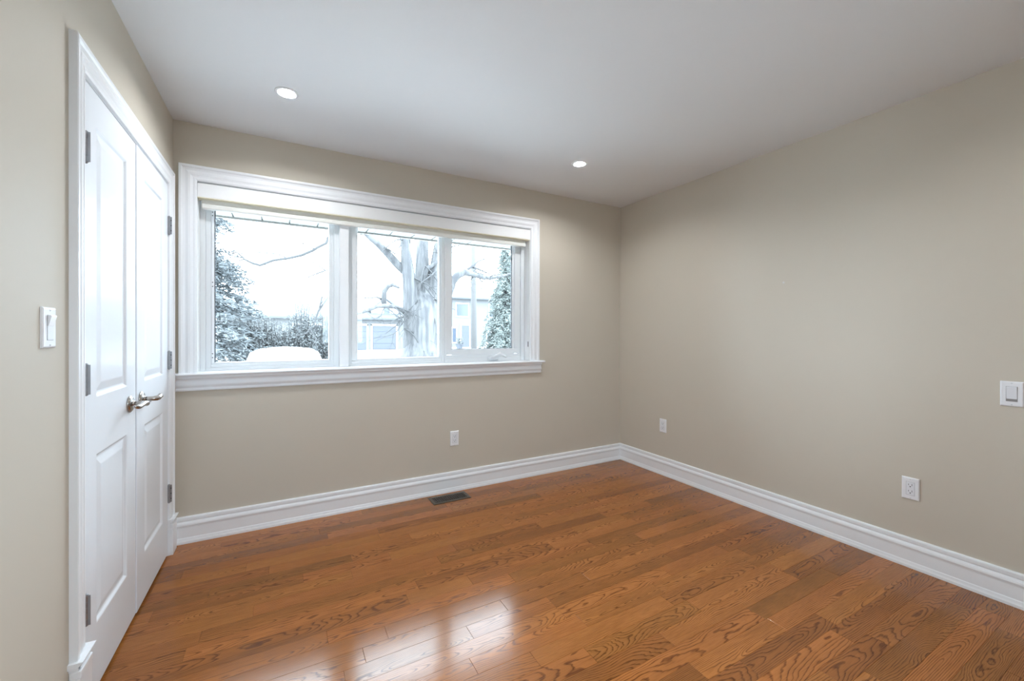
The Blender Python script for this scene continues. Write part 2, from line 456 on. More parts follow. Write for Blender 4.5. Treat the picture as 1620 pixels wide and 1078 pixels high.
# ------------------------------------------------------------------ closet door casing and the two doors
CAS = [(0, 0), (0, 0.019), (0.003, 0.021), (0.011, 0.021), (0.014, 0.019), (0.017, 0.015), (0.028, 0.0125), (0.034, 0.014), (0.040, 0.0165),
       (0.050, 0.0165), (0.056, 0.0135), (0.064, 0.0115), (0.068, 0.0135), (0.074, 0.0135), (0.078, 0.011), (0.080, 0.010), (0.080, 0)]
oy0, oy1, oz = -1.313, -0.055, 2.112
bm = sweep(bmesh.new(), [((0, oy0, 0), (0, 1, 0), (1, 0, 0)), ((0, oy0, oz), (0, 1, -1), (1, 0, 0)),
                         ((0, oy1, oz), (0, -1, -1), (1, 0, 0)), ((0, oy1, 0), (0, -1, 0), (1, 0, 0))], CAS)
trim = struct(link('trim_1', bm, M_TRIM), 'white moulded casing round the closet doors')
def plinth(y0, y1, top):
    b = bx((0, y0, 0), (0.026, y1, top-0.052), 0.0015)
    box(b, (0, y0, top-0.052), (0.0285, y1, top-0.028), 0.004)
    box(b, (0, y0+0.002, top-0.028), (0.021, y1-0.002, top-0.016))
    pr = [(0.0, -0.017), (0.020, -0.017), (0.034, -0.003), (0.034, 0.0), (0, 0.0)]
    sweep(b, [((0, y0-0.006, top), (1, 0, 0), (0, 0, 1)), ((0, y1+0.006, top), (1, 0, 0), (0, 0, 1))], pr)
    return link('plinth_block', b, M_TRIM, trim)
plinth(-1.318, -1.229, 0.238)
plinth(-0.134, -0.046, 0.197)
bm = bx((0, -0.046, 0), (0.021, -0.0146, 0.150), 0.002)
link('return_block', bm, M_TRIM, trim)
# jamb lining of the door opening
bm = bmesh.new()
box(bm, (-0.12, DY0-0.012, 0), (0.0, DY0, DZ)); box(bm, (-0.12, DY1, 0), (0.0, DY1+0.012, DZ))
box(bm, (-0.12, DY0-0.012, DZ), (0.0, DY1+0.012, DZ+0.012))
link('door_jamb', bm, M_TRIM, trim)

RINGS = [(0.0, 0.0), (0.004, -0.0015), (0.010, -0.0075), (0.0145, -0.0085), (0.0175, -0.0085), (0.043, -0.0025), (0.047, -0.0020)]
def panel_leaf(y0, y1, z0, z1, xf, panels):
    b = bmesh.new(); th = 0.035; e = 0.002
    ysl = sorted({y0+e, y1-e, panels[0][0], panels[0][1]})
    zsl = sorted({z0+e, z1-e} | {p[2] for p in panels} | {p[3] for p in panels})
    P = lambda y, z, d=0.0: b.verts.new((xf+d, y, z))
    for i in range(len(ysl)-1):
        for j in range(len(zsl)-1):
            a, c, f, g = ysl[i], ysl[i+1], zsl[j], zsl[j+1]
            if any(abs(a-p[0]) < 1e-6 and abs(c-p[1]) < 1e-6 and abs(f-p[2]) < 1e-6 and abs(g-p[3]) < 1e-6 for p in panels):
                prev = None
                for ins, dep in RINGS:
                    cur = [P(a+ins, f+ins, dep), P(c-ins, f+ins, dep), P(c-ins, g-ins, dep), P(a+ins, g-ins, dep)]
                    if prev:
                        for k in range(4): b.faces.new((prev[k], prev[(k+1) % 4], cur[(k+1) % 4], cur[k]))
                    prev = cur
                b.faces.new(prev)
            else:
                b.faces.new((P(a, f), P(c, f), P(c, g), P(a, g)))
    F = [P(y0+e, z0+e), P(y1-e, z0+e), P(y1-e, z1-e), P(y0+e, z1-e)]
    S = [P(y0, z0, -e), P(y1, z0, -e), P(y1, z1, -e), P(y0, z1, -e)]
    B = [P(y0, z0, -th), P(y1, z0, -th), P(y1, z1, -th), P(y0, z1, -th)]
    for k in range(4):
        b.faces.new((F[k], F[(k+1) % 4], S[(k+1) % 4], S[k])); b.faces.new((S[k], S[(k+1) % 4], B[(k+1) % 4], B[k]))
    b.faces.new(B)
    bmesh.ops.remove_doubles(b, verts=b.verts, dist=1e-5)
    return b

def hinge(parent, y, z, xb, side):
    """five knuckle barrel; side = +1 leaf plate towards +y"""
    b = bmesh.new(); hh = 0.094; kn = hh/5
    for k in range(5):
        lathe(b, [(0, 0), (0.0068, 0), (0.0072, 0.0008), (0.0072, kn-0.0014), (0.0068, kn-0.0006), (0, kn-0.0006)], (xb, y, z-hh/2+k*kn), (0, 0, 1), 16)
    for zz, s in ((z+hh/2, 1), (z-hh/2, -1)):
        lathe(b, [(0.0055, 0), (0.0055, 0.002), (0.003, 0.0045), (0, 0.005)], (xb, y, zz), (0, 0, s), 14)
    h = link('hinge', b, M_HINGE, parent, smooth=False)
    pb = bx((0.0005, y+side*0.0035-0.0012, z-hh/2), (max(xb, 0.021), y+side*0.0035+0.0012, z+hh/2), 0.0004, 1)
    link('hinge_leaf', pb, M_HINGE, h)
    sb = bmesh.new()
    for q in (-0.028, 0.0, 0.028):
        lathe(sb, [(0, 0), (0.0034, 0), (0.0034, 0.0006), (0, 0.0006)], (0.0165, y+side*0.0035-side*0.0012, z+q), (0, -side, 0), 12)
    link('hinge_screws', sb, M_DARK, h)
    return h

def lever(parent, y, z, xf, s):
    """rosette, neck and a waved lever pointing along s*y"""
    b = bmesh.new()
    lathe(b, [(0, 0.0), (0.0340, 0.0), (0.0348, 0.0015), (0.0348, 0.0045), (0.0335, 0.0060), (0.0305, 0.0065), (0.0298, 0.0085), (0.0275, 0.0102), (0.0200, 0.0116), (0.0145, 0.0125), (0.0122, 0.0145), (0.0118, 0.018), (0, 0.018)],
          (xf, y, z), (1, 0, 0), 40)
    h = link('handle', b, M_NICKEL, parent, smooth=True)
    b = bmesh.new()
    pts = [(xf+0.014, y, z), (xf+0.030, y, z), (xf+0.044, y+s*0.001, z), (xf+0.053, y+s*0.006, z), (xf+0.0575, y+s*0.016, z+0.001),
           (xf+0.058, y+s*0.032, z+0.004), (xf+0.057, y+s*0.050, z+0.005), (xf+0.055, y+s*0.070, z+0.001), (xf+0.052, y+s*0.090, z-0.002), (xf+0.047, y+s*0.106, z+0.001), (xf+0.041, y+s*0.114, z+0.005)]
    rad = [0.0105, 0.0098, 0.0105, 0.0115, 0.0115, 0.0105, 0.0098, 0.0092, 0.0088, 0.0078, 0.0045]
    tube(b, pts, rad, 16)
    bmesh.ops.subdivide_edges(b, edges=[], cuts=0)
    lv = link('lever', b, M_NICKEL, h, smooth=True)
    b = lathe(bmesh.new(), [(0, 0), (0.0032, 0), (0.0032, 0.004), (0, 0.004)], (xf+0.034, y-0.003, z-0.0105), (0, 0, -1), 10)
    link('set_screw', b, M_HINGE, h)
    return h

LG = (DY0+DY1)/2-0.004
def closet_door(name, y0, y1, xf, pan, hy, hside, ly, ls, label):
    r = empty(name, (0, 0, 0), label, None, None, 'structure')
    link('door_panel', panel_leaf(y0, y1, 0.013, 2.024, xf, pan), M_DOOR, r)
    for z in (1.802, 1.068, 0.340):
        hinge(r, hy, z, 0.0095, hside)
    lever(r, ly, 0.924, xf, ls)
    return r
closet_door('door_1', -1.219, -0.6865, 0.001, [(-1.109, -0.798, 0.232, 0.806), (-1.109, -0.798, 1.000, 1.911)], -1.2215, -1, -0.770, -1,
            'left white two panel closet door nearest the camera')
closet_door('door_2', -0.6815, -0.141, 0.004, [(-0.570, -0.248, 0.222, 0.802), (-0.570, -0.248, 0.998, 1.914)], -0.1385, 1, -0.628, 1,
            'right white two panel closet door beside the window wall')

# ------------------------------------------------------------------ window
win = empty('window_1', (0, 0, 0), 'wide white three pane window with a cranked casement at its right', None, None, 'structure')
CW = [(0, 0), (0, 0.020), (0.003, 0.022), (0.012, 0.022), (0.015, 0.020), (0.019, 0.0155), (0.030, 0.0130), (0.037, 0.0145), (0.043, 0.0170),
      (0.054, 0.0170), (0.060, 0.0140), (0.068, 0.0118), (0.073, 0.0138), (0.079, 0.0138), (0.084, 0.011), (0.0865, 0.010), (0.0865, 0)]
cx0, cx1, cz0, cz1 = 0.0275, 2.4785, 0.984, 2.192
bm = sweep(bmesh.new(), [((cx0, 0, cz0), (1, 0, 0), (0, -1, 0)), ((cx0, 0, cz1), (1, 0, -1), (0, -1, 0)),
                         ((cx1, 0, cz1), (-1, 0, -1), (0, -1, 0)), ((cx1, 0, cz0), (-1, 0, 0), (0, -1, 0))], CW)
link('window_casing', bm, M_TRIM, win)
# stool (inner sill) with rounded nose
ST = [(0.09, 0), (-0.043, 0), (-0.050, -0.003), (-0.053, -0.009), (-0.050, -0.015), (-0.043, -0.018), (0.09, -0.018)]
bm = sweep(bmesh.new(), [((0.0105, 0, 0.985), (0, 1, 0), (0, 0, 1)), ((2.517, 0, 0.985), (0, 1, 0), (0, 0, 1))],
           [(max(u, -0.053), n) for u, n in ST])
bmesh.ops.delete(bm, geom=[], context='VERTS')
# only the part inside the opening runs back into the wall
bm.free(); bm = bmesh.new()
NOSE = [(0.0, 0), (0.043, 0), (0.050, -0.003), (0.053, -0.009), (0.050, -0.015), (0.043, -0.018), (0.0, -0.018)]
sweep(bm, [((0.0105, 0, 0.985), (0, -1, 0), (0, 0, 1)), ((2.517, 0, 0.985), (0, -1, 0), (0, 0, 1))], NOSE)
box(bm, (WX0, 0, 0.967), (WX1, 0.10, 0.985))
link('window_sill', bm, M_TRIM, win)
AP = [(0.0, 0.0), (0.030, 0.0), (0.030, -0.010), (0.024, -0.018), (0.0175, -0.024), (0.0165, -0.032), (0.0195, -0.044), (0.0215, -0.052), (0.0195, -0.060),
      (0.0145, -0.067), (0.0135, -0.073), (0.016, -0.077), (0.016, -0.084), (0.012, -0.0885), (0.0, -0.0885)]
bm = sweep(bmesh.new(), [((0.014, 0, 0.967), (0, -1, 0), (0, 0, 1)), ((2.499, 0, 0.967), (0, -1, 0), (0, 0, 1))], AP)
link('window_apron', bm, M_TRIM, win)
# jamb lining
bm = bmesh.new()
box(bm, (WX0-0.018, 0, 0.962), (WX0, 0.2, WZ1)); box(bm, (WX1, 0, 0.962), (WX1+0.018, 0.2, WZ1)); box(bm, (WX0-0.018, 0, WZ1), (WX1+0.018, 0.2, WZ1+0.018))
link('jamb_lining', bm, M_JAMB, win)
# vinyl frame: stepped bars
GT = 2.05
bm = bmesh.new()
def bar(b, x0, x1, z0, z1, y0, y1, bev=0.002): box(b, (x0, y0, z0), (x1, y1, z1), bev, 2)
bar(bm, WX0, 0.140, 0.985, WZ1, 0.082, 0.185); bar(bm, 0.140, 0.167, 0.985, WZ1, 0.094, 0.18)
bar(bm, 0.8595, 0.9225, 0.985, WZ1, 0.0885, 0.178); bar(bm, 0.8435, 0.8595, 1.020, WZ1, 0.098, 0.17)
bar(bm, 0.9215, 0.976, 0.985, WZ1, 0.0890, 0.1785); bar(bm, 0.976, 1.009, 1.020, WZ1, 0.097, 0.17)
bar(bm, 1.637, 1.660, 0.985, WZ1, 0.088, 0.18); bar(bm, 1.660, 1.679, 0.985, WZ1, 0.082, 0.18)
bar(bm, 2.352, WX1, 0.985, WZ1, 0.082, 0.185); bar(bm, 2.337, 2.352, 0.985, WZ1, 0.094, 0.18)
bar(bm, 0.140, 0.890, 0.985, 1.004, 0.086, 0.18); bar(bm, 0.165, 0.862, 1.004, 1.0205, 0.092, 0.17)
bar(bm, 0.953, 1.660, 0.985, 0.999, 0.086, 0.18); bar(bm, 0.976, 1.640, 0.999, 1.0185, 0.092, 0.17)
bar(bm, 1.660, 2.352, 0.985, 1.018, 0.084, 0.18); bar(bm, 1.660, 2.352, 1.018, 1.042, 0.090, 0.17)
bar(bm, WX0, WX1, GT, WZ1, 0.084, 0.18)
link('window_frame', bm, M_VINYL, win)
bm = bx((0.8925, 0.046, 0.985), (0.9515, 0.10, WZ1), 0.003)
link('mullion_post', bm, M_TRIM, win)
# fixed sashes: glazing beads
def bead(x0, x1, z0, z1, y, w):
    b = bmesh.new()
    for q in ((x0, x1, z0, z0+w), (x0, x1, z1-w, z1), (x0, x0+w, z0+w, z1-w), (x1-w, x1, z0+w, z1-w)):
        box(b, (q[0], y, q[2]), (q[1], y+0.045, q[3]), 0.0018)
    return b
def pane(x0, x1, z0, z1, y, parent):
    return link('glass_pane', bx((x0, y, z0), (x1, y+0.004, z1)), M_GLASS, parent)
s = link('sash', bead(0.167, 0.8445, 1.0195, GT, 0.1005, 0.0155), M_VINYL, win)
pane(0.178, 0.838, 1.03, GT-.01, 0.118, s)
b = bmesh.new(); box(b, (0.1825, 0.108, 1.035), (0.1875, 0.116, GT-.015)); box(b, (0.8365, 0.110, 1.035), (0.8395, 0.116, GT-.015))
link('window_gasket', b, M_GASKET, s)
b = bx((0.1685, 0.096, 1.03), (0.1795, 0.102, GT-0.02), 0.001)
hs = link('hinge_strip', b, M_TRIM, s)
b = bmesh.new()
for z in (1.065, 1.089, 1.502, 1.527, 1.936, 1.957):
    lathe(b, [(0, 0), (0.0032, 0), (0.0026, 0.0012), (0, 0.0014)], (0.174, 0.096, z), (0, -1, 0), 10)
link('strip_screws', b, M_DARK, hs)
s = link('sash', bead(1.002, 1.6385, 1.018, GT, 0.1005, 0.0150), M_VINYL, win)
pane(1.012, 1.630, 1.028, GT-.01, 0.118, s)
b = bx((1.6225, 0.108, 1.033), (1.6250, 0.116, GT-.015)); link('window_gasket', b, M_GASKET, s)
# casement sash with dark gasket and crank
s = link('casement_sash', bead(1.6805, 2.336, 1.046, GT, 0.088, 0.043), M_VINYL, win)
pane(1.715, 2.30, 1.08, GT-.03, 0.118, s)
b = bmesh.new(); gx0, gx1, gz0 = 1.7225, 2.2945, 1.0875; gw = 0.0052
gx1 = 2.2945
box(b, (gx0, 0.096, gz0), (gx0+gw, 0.117, GT-0.03)); box(b, (2.268, 0.1055, gz0), (2.268+gw, 0.117, GT-0.03)); box(b, (gx0, 0.100, gz0), (2.268+gw, 0.117, gz0+gw))
link('window_gasket', b, M_GASKET, s)
b = bx((2.2732, 0.097, 1.0785), (2.2945, 0.125, GT-.04)); link('sash_liner', b, M_VINYL, s)
b = bx((1.7225, 0.0895, 1.0435), (2.29, 0.094, 1.0495), 0.001); link('sash_bead', b, M_TRIM, s)
b = bmesh.new(); box(b, (2.266, 0.100, 1.845), (2.2735, 0.108, 1.865), 0.001); link('sash_clip', b, M_DARK, s)
for z in (1.50, 1.78):
    b = bx((1.664, 0.076, z), (1.669, 0.084, z+0.075), 0.0015); link('sash_lock', b, M_TRIM, win)
# crank operator
b = bmesh.new()
lathe(b, [(0, 0), (0.052, 0), (0.050, 0.010), (0.036, 0.022), (0.018, 0.026), (0, 0.027)], (2.085, 0.084, 1.012), (0, -1, 0), 28)
for v in b.verts: v.co.z = 1.012+(v.co.z-1.012)*0.42
ck = link('crank_base', b, M_VINYL, win, smooth=True)
b = bmesh.new()
tube(b, [(2.055, 0.060, 1.020), (2.085, 0.050, 1.028), (2.112, 0.044, 1.044), (2.130, 0.042, 1.050), (2.150, 0.040, 1.041), (2.172, 0.038, 1.027), (2.186, 0.037, 1.018)],
     [0.006, 0.0085, 0.009, 0.011, 0.0085, 0.0085, 0.006], 12)
link('crank_handle', b, M_TRIM, ck, smooth=True)

# plain unseen window, added behind the camera to brighten the room
w2 = empty('added_window', (0, 0, 0), 'added plain white window for fill light, unseen behind the camera', None, None, 'structure')
bm = bmesh.new()
for q in ((RX0, RX1, RZ0, RZ0+.05), (RX0, RX1, RZ1-.05, RZ1), (RX0, RX0+.05, RZ0+.05, RZ1-.05), (RX1-.05, RX1, RZ0+.05, RZ1-.05)):
    box(bm, (q[0], YF-.12, q[2]), (q[1], YF-.06, q[3]), .003)
link('window_frame', bm, M_VINYL, w2)
link('glass_pane', bx((RX0+.04, YF-.095, RZ0+.04), (RX1-.04, YF-.09, RZ1-.04)), M_GLASS, w2)
bm = bmesh.new()
for q in ((RX0-.08, RX1+.08, RZ1, RZ1+.08), (RX0-.08, RX1+.08, RZ0-.08, RZ0), (RX0-.08, RX0, RZ0, RZ1), (RX1, RX1+.08, RZ0, RZ1)):
    box(bm, (q[0], YF, q[2]), (q[1], YF+.018, q[3]), .003)
link('window_casing', bm, M_TRIM, w2)

# roller blind rolled up under its fascia
bl = empty('roller_blind', (1.25, 0, 2.0), 'off white roller blind rolled up at the top of the window', 'blind')
def rel(b, off): 
    bmesh.ops.translate(b, verts=b.verts, vec=-Vector(off)); return b
BO = (1.25, 0, 2.0)
link('blind_fascia', rel(bx((0.1145, -0.016, 2.0125), (2.3865, 0.058, 2.094), 0.0025), BO), M_FASCIA, bl)
link('fascia_edge', rel(bx((0.1145, -0.0155, 2.0075), (2.3865, 0.05, 2.0125), 0.001), BO), M_CREAM, bl)
link('blind_fabric', rel(bx((0.129, 0.022, 1.982), (2.362, 0.050, 2.016), 0.004), BO), M_BLIND, bl)
link('bottom_rail', rel(bx((0.129, 0.016, 1.955), (2.362, 0.052, 1.984), 0.006, 3), BO), M_BLIND, bl)
b = bx((WX1-0.006, 0.014, 1.100), (WX1-0.0002, 0.040, 1.150), 0.002)
cl = link('cord_cleat', rel(b, BO), M_PLATE, bl)
b = bmesh.new(); box(b, (WX1-0.0075, 0.012, 1.103), (WX1-0.001, 0.018, 1.147), 0.001); link('cleat_slot', rel(b, BO), M_SCREW, cl)
b = bmesh.new(); tube(b, [(WX1-0.004, 0.035, 1.150), (WX1-0.004, 0.036, 1.50), (WX1-0.006, 0.036, 2.01)], 0.0011, 6); link('cord', rel(b, BO), M_PLATE, bl)

# ------------------------------------------------------------------ plates on the walls
def basis(n):
    """wall frame: plate built with +Y as outward normal, X sideways, Z up"""
    n = Vector(n); x = n.cross(Vector((0, 0, 1))); return Matrix((x, n, Vector((0, 0, 1)))).transposed().to_4x4()
def plate_root(name, loc, n, label, cat, group=None):
    o = empty(name, loc, label, cat, group); o.matrix_world = Matrix.Translation(loc) @ basis(n); return o
def plate_body(w, h):
    b = bmesh.new(); prof = [(0.0, 0.0), (0.0, 0.0035), (0.003, 0.0062), (0.006, 0.0068)]
    prev = None
    for ins, d in prof:
        cur = [b.verts.new((sx*(w/2-ins), d, sz*(h/2-ins))) for sx, sz in ((-1, -1), (1, -1), (1, 1), (-1, 1))]
        if prev:
            for k in range(4): b.faces.new((prev[k], prev[(k+1) % 4], cur[(k+1) % 4], cur[k]))
        else: b.faces.new(cur)
        prev = cur
    b.faces.new(prev); return b
def screws(root, zs):
    for z in zs:
        b = lathe(bmesh.new(), [(0, 0), (0.0030, 0), (0.0026, 0.0009), (0, 0.0010)], (0, 0.0068, z), (0, 1, 0), 14)
        sc = link('screw', b, M_INSERT, root)
        link('screw_slot', bx((-0.0024, 0.0076, z-0.0005), (0.0024, 0.0080, z+0.0005)), M_SCREW, sc)
def outlet(loc, n, label):
    r = plate_root('wall_outlet', loc, n, label, 'outlet', 'wall outlets')
    link('cover_plate', plate_body(0.070, 0.114), M_PLATE, r)
    ins = link('outlet_insert', bx((-0.0165, 0.0060, -0.0335), (0.0165, 0.0078, 0.0335), 0.0008), M_INSERT, r)
    link('insert_gap', bx((-0.0174, 0.0060, -0.0344), (0.0174, 0.00695, 0.0344)), M_SCREW, r)
    b = bmesh.new()
    for z in (0.0165, -0.0165):
        box(b, (-0.0078, 0.0074, z-0.001), (-0.0058, 0.0080, z+0.0085)); box(b, (0.0058, 0.0074, z), (0.0076, 0.0080, z+0.0075))
        lathe(b, [(0, 0), (0.0027, 0), (0.0027, 0.0006), (0, 0.0006)], (0, 0.0074, z-0.0065), (0, 1, 0), 12)
    link('outlet_slots', b, M_DARK, ins)
    screws(r, (0.0480, -0.0480)); return r
outlet((1.7105, -0.0002, 0.405), (0, -1, 0), 'white wall outlet below the window above the floor register')
outlet((W-0.0002, -0.5215, 0.4225), (-1, 0, 0), 'white wall outlet on the right wall nearest the room corner')
outlet((W-0.0002, -2.131, 0.4095), (-1, 0, 0), 'white wall outlet low on the right wall below the switch')

r = plate_root('light_switch', (W-0.0002, -2.473, 0.947), (-1, 0, 0), 'white rocker light switch at the right edge of the right wall', 'switch', 'light switches')
link('cover_plate', plate_body(0.070, 0.112), M_PLATE, r)
link('switch_frame', bx((-0.0172, 0.0060, -0.0340), (0.0172, 0.0071, 0.0340)), M_SCREW, r)
b = bx((-0.0158, 0.0064, -0.0328), (0.0158, 0.0086, 0.0328), 0.0008)
for v in b.verts:
    if v.co.y > 0.0075: v.co.y += 0.0022*v.co.z/0.033
link('rocker', b, M_INSERT, r); screws(r, (0.0480, -0.0480))

r = plate_root('light_switch', (0.0002, -1.4435, 1.2295), (1, 0, 0), 'white light switch with flipped paddle on the left wall beside the closet door', 'switch', 'light switches')
link('cover_plate', plate_body(0.070, 0.109), M_PLATE, r)
link('switch_frame', bx((-0.0172, 0.0060, -0.0340), (0.0172, 0.0070, 0.0340)), M_SCREW, r)
b = bx((-0.0160, 0.0064, -0.0330), (0.0160, 0.0080, 0.004), 0.0005)
link('rocker', b, M_INSERT, r)
b = bmesh.new()
pr = [(0.004, 0.006), (0.020, 0.006), (0.033, 0.006), (0.033, 0.0140), (0.030, 0.0150), (0.004, 0.0085)]
sweep(b, [((-0.0145, 0, 0), (0, 0, 1), (0, 1, 0)), ((0.0145, 0, 0), (0, 0, 1), (0, 1, 0))], pr)
link('paddle', b, M_PLATE, r); screws(r, (0.0465, -0.0465))

# filled nail hole on the right wall
b = bmesh.new()
lathe(b, [(0, 0.0004), (0.0025, 0.0010), (0.0045, 0.0006), (0.0055, 0)], (0, 0, 0), (-1, 0, 0), 14)
na = link('wall_anchor', b, M_INSERT, None, (W, -1.500, 1.552)); tag(na, 'tiny plastic wall anchor in the middle of the right wall', 'wall anchor')
b = lathe(bmesh.new(), [(0, 0.0013), (0.0026, 0.0013), (0.0026, 0.0016), (0, 0.0016)], (0, 0, 0), (-1, 0, 0), 10); link('anchor_hole', b, M_SCREW, na)

# ------------------------------------------------------------------ floor register
rg = empty('floor_register', (1.628, -0.1215, 0), 'dark bronze floor vent in front of the baseboard below the window', 'floor vent')
hw, hd = 0.143, 0.0705
b = bmesh.new(); prev = None
for ins, z in ((0, 0.0002), (0.0, 0.0030), (0.006, 0.0055), (0.022, 0.0055), (0.024, 0.0035), (0.024, 0.0004)):
    cur = [b.verts.new((sx*(hw-ins), sy*(hd-ins), z)) for sx, sy in ((-1, -1), (1, -1), (1, 1), (-1, 1))]
    if prev:
        for k in range(4): b.faces.new((prev[k], prev[(k+1) % 4], cur[(k+1) % 4], cur[k]))
    prev = cur
link('register_frame', b, M_BRONZE, rg)
link('register_duct', bx((-0.119, -0.0465, 0.0003), (0.119, 0.0465, 0.0010)), M_DARK, rg)
for k in range(15):
    x = -0.112+0.016*k
    link('louver', bx((x-0.0020, -0.0465, 0.0010), (x+0.0020, 0.0465, 0.0044), 0.0005, 1), M_BRONZE, rg)
b = bmesh.new()
for y in (-0.024, 0.0, 0.024): box(b, (-0.119, y-0.0022, 0.0010), (0.119, y+0.0022, 0.0042))
link('cross_bars', b, M_BRONZE, rg)

# ------------------------------------------------------------------ recessed lights
def downlight(x, y, label, glow=None):
    r = empty('recessed_light', (x, y, H), label, 'ceiling light', 'recessed ceiling lights')
    b = lathe(bmesh.new(), [(0.0555, 0.0), (0.0555, 0.002), (0.053, 0.0042), (0.046, 0.0052), (0.0400, 0.0045), (0.0385, 0.001), (0.0372, -0.006), (0.0372, -0.03), (0.0415, -0.03), (0.0415, 0.0)], (0, 0, 0), (0, 0, -1), 48)
    link('trim_ring', b, M_CEIL, r, smooth=True)
    b = lathe(bmesh.new(), [(0.0415, -0.02), (0.0415, -0.085), (0, -0.085), ], (0, 0, 0), (0, 0, -1), 40)
    lathe(b, [(0.0440, -0.02), (0.0440, -0.088), (0, -0.088)], (0, 0, 0), (0, 0, -1), 40)
    link('housing', b, M_TRIM, r, smooth=True)
    b = lathe(bmesh.new(), [(0.0365, 0.004), (0.0350, 0.0), (0.0300, -0.001), (0.0225, 0.0005), (0.0198, 0.004), (0.0198, 0.012), (0.0365, 0.012)], (0, 0, 0.010), (0, 0, 1), 40)
    g = link('gimbal_ring', b, M_TRIM, r, smooth=True)
    b = lathe(bmesh.new(), [(0, 0.0), (0.010, 0.0001), (0.0192, 0.0004), (0.0194, 0.0012), (0.0194, 0.014), (0, 0.03)], (0, 0, 0.0085), (0, 0, 1), 32)
    link('lamp', b, glow or M_BULB, g, smooth=True)
    return r
downlight(*LIGHTS[0], 'white recessed ceiling light nearest the closet doors')
downlight(*LIGHTS[1], 'white recessed ceiling light nearest the right wall corner')
downlight(*LIGHTS[2], 'added recessed fill light, unseen behind the camera near the left wall', M_BULB_ADDED)
downlight(*LIGHTS[3], 'added recessed fill light, unseen behind the camera near the right wall', M_BULB_ADDED)

# ------------------------------------------------------------------ outdoors
# soffit of the eave above the window
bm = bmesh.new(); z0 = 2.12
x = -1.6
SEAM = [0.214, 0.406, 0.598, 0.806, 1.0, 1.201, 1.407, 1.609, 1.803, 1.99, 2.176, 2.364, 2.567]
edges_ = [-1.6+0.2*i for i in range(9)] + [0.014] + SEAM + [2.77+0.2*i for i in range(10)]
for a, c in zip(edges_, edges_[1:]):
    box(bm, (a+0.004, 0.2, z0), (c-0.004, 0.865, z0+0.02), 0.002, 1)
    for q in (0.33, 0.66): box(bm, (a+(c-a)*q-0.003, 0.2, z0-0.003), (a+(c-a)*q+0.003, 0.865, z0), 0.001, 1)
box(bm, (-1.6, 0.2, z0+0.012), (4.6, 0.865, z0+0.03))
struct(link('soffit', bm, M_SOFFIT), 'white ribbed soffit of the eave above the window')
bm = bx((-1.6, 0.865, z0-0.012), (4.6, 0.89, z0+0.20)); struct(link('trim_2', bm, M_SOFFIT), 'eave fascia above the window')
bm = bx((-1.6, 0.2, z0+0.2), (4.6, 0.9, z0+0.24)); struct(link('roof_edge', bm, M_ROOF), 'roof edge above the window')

# ground: slopes down from the house to the drive, then up to the far lawns
bm = bmesh.new(); prof = [(0.2, -0.45), (5, -0.62), (8.5, -0.62), (13, -0.15), (16, -0.02), (24, -0.10), (31, -0.14), (60, 0.0), (120, 1.0)]
rows = []
for y, z in prof: rows.append([bm.verts.new((x, y, z)) for x in (-70, -20, -5, 5, 15, 40, 110)])
for a, c in zip(rows, rows[1:]):
    for k in range(6): bm.faces.new((a[k], a[k+1], c[k+1], c[k]))
bm.faces.new([bm.verts.new(p) for p in ((-70, YF-80, -0.5), (110, YF-80, -0.5), (110, YF-.16, -0.5), (-70, YF-.16, -0.5))])  # unseen rear ground, added to cut light rising through the rear window
struct(link('ground', bm, M_GROUND), 'pale front yard and driveway outside the window')
def ground_z(y):
    for (a, za), (c, zc) in zip(prof, prof[1:]):
        if a <= y <= c: return za+(zc-za)*(y-a)/(c-a)
    return 0.0

def wander(bm, p0, d, length, r0, rg, depth, seg=5, droop=0.0, twist=0.35, kids=3):
    """a bare branch with its side branches"""
    n = max(3, int(length/0.28)); pts = [Vector(p0)]; d = Vector(d).normalized(); dirs = []
    for i in range(n):
        d = (d + Vector((rg.gauss(0, 1), rg.gauss(0, 1), rg.gauss(0, 1)))*twist*0.3 + Vector((0, 0, -droop))).normalized()
        pts.append(pts[-1]+d*length/n); dirs.append(d)
    tube(bm, pts, [r0*(1-0.8*i/n) for i in range(n+1)], seg)
    if depth > 0:
        for k in range(kids):
            i = rg.randint(max(1, n//4), n-1)
            side = dirs[i-1].cross(Vector((rg.gauss(0, 1), rg.gauss(0, 1), rg.gauss(0, 1))))
            if side.length < 1e-3: continue
            wander(bm, pts[i], dirs[i-1]*0.75+side.normalized()*0.7, length*rg.uniform(.45, .7), r0*(1-0.8*i/n)*0.6, rg, depth-1, max(4, seg-1), droop, twist, kids)

def pix_tube(bm, pix, y, rad, seg=8, dy=0.0):
    n = len(pix); pts = [at_y(px, py, y+dy*i/(n-1)) for i, (px, py) in enumerate(pix)]
    tube(bm, pts, rad, seg); return pts

# the big bare tree on the far lawn
TY = 16.0
rg = random.Random(3)
root = at_y(668, 566, TY)
bt = empty('bare_tree', (root.x, root.y, ground_z(TY)), 'huge bare tree with several stems on the front lawn, seen in the middle pane', 'tree')
def relo(b, o): bmesh.ops.translate(b, verts=b.verts, vec=-Vector(o.location)); return b
bm = bmesh.new()
pix_tube(bm, [(668, 574), (667, 560), (668, 540), (671, 515), (672, 490), (670, 472), (670, 458), (670, 446)], TY, [1.12, 0.92, 0.80, 0.80, 0.78, 0.62, 0.36, 0.06], 14)
pix_tube(bm, [(656, 560), (654, 530), (653, 500), (650, 470), (647, 440), (643, 412), (641, 388), (637, 368), (632, 350)], TY, [.52, .48, .44, .36, .30, .26, .20, .17, .14], 10, -0.4)
pix_tube(bm, [(641, 400), (646, 372), (650, 345)], TY, [.18, .15, .12], 8, -0.4)
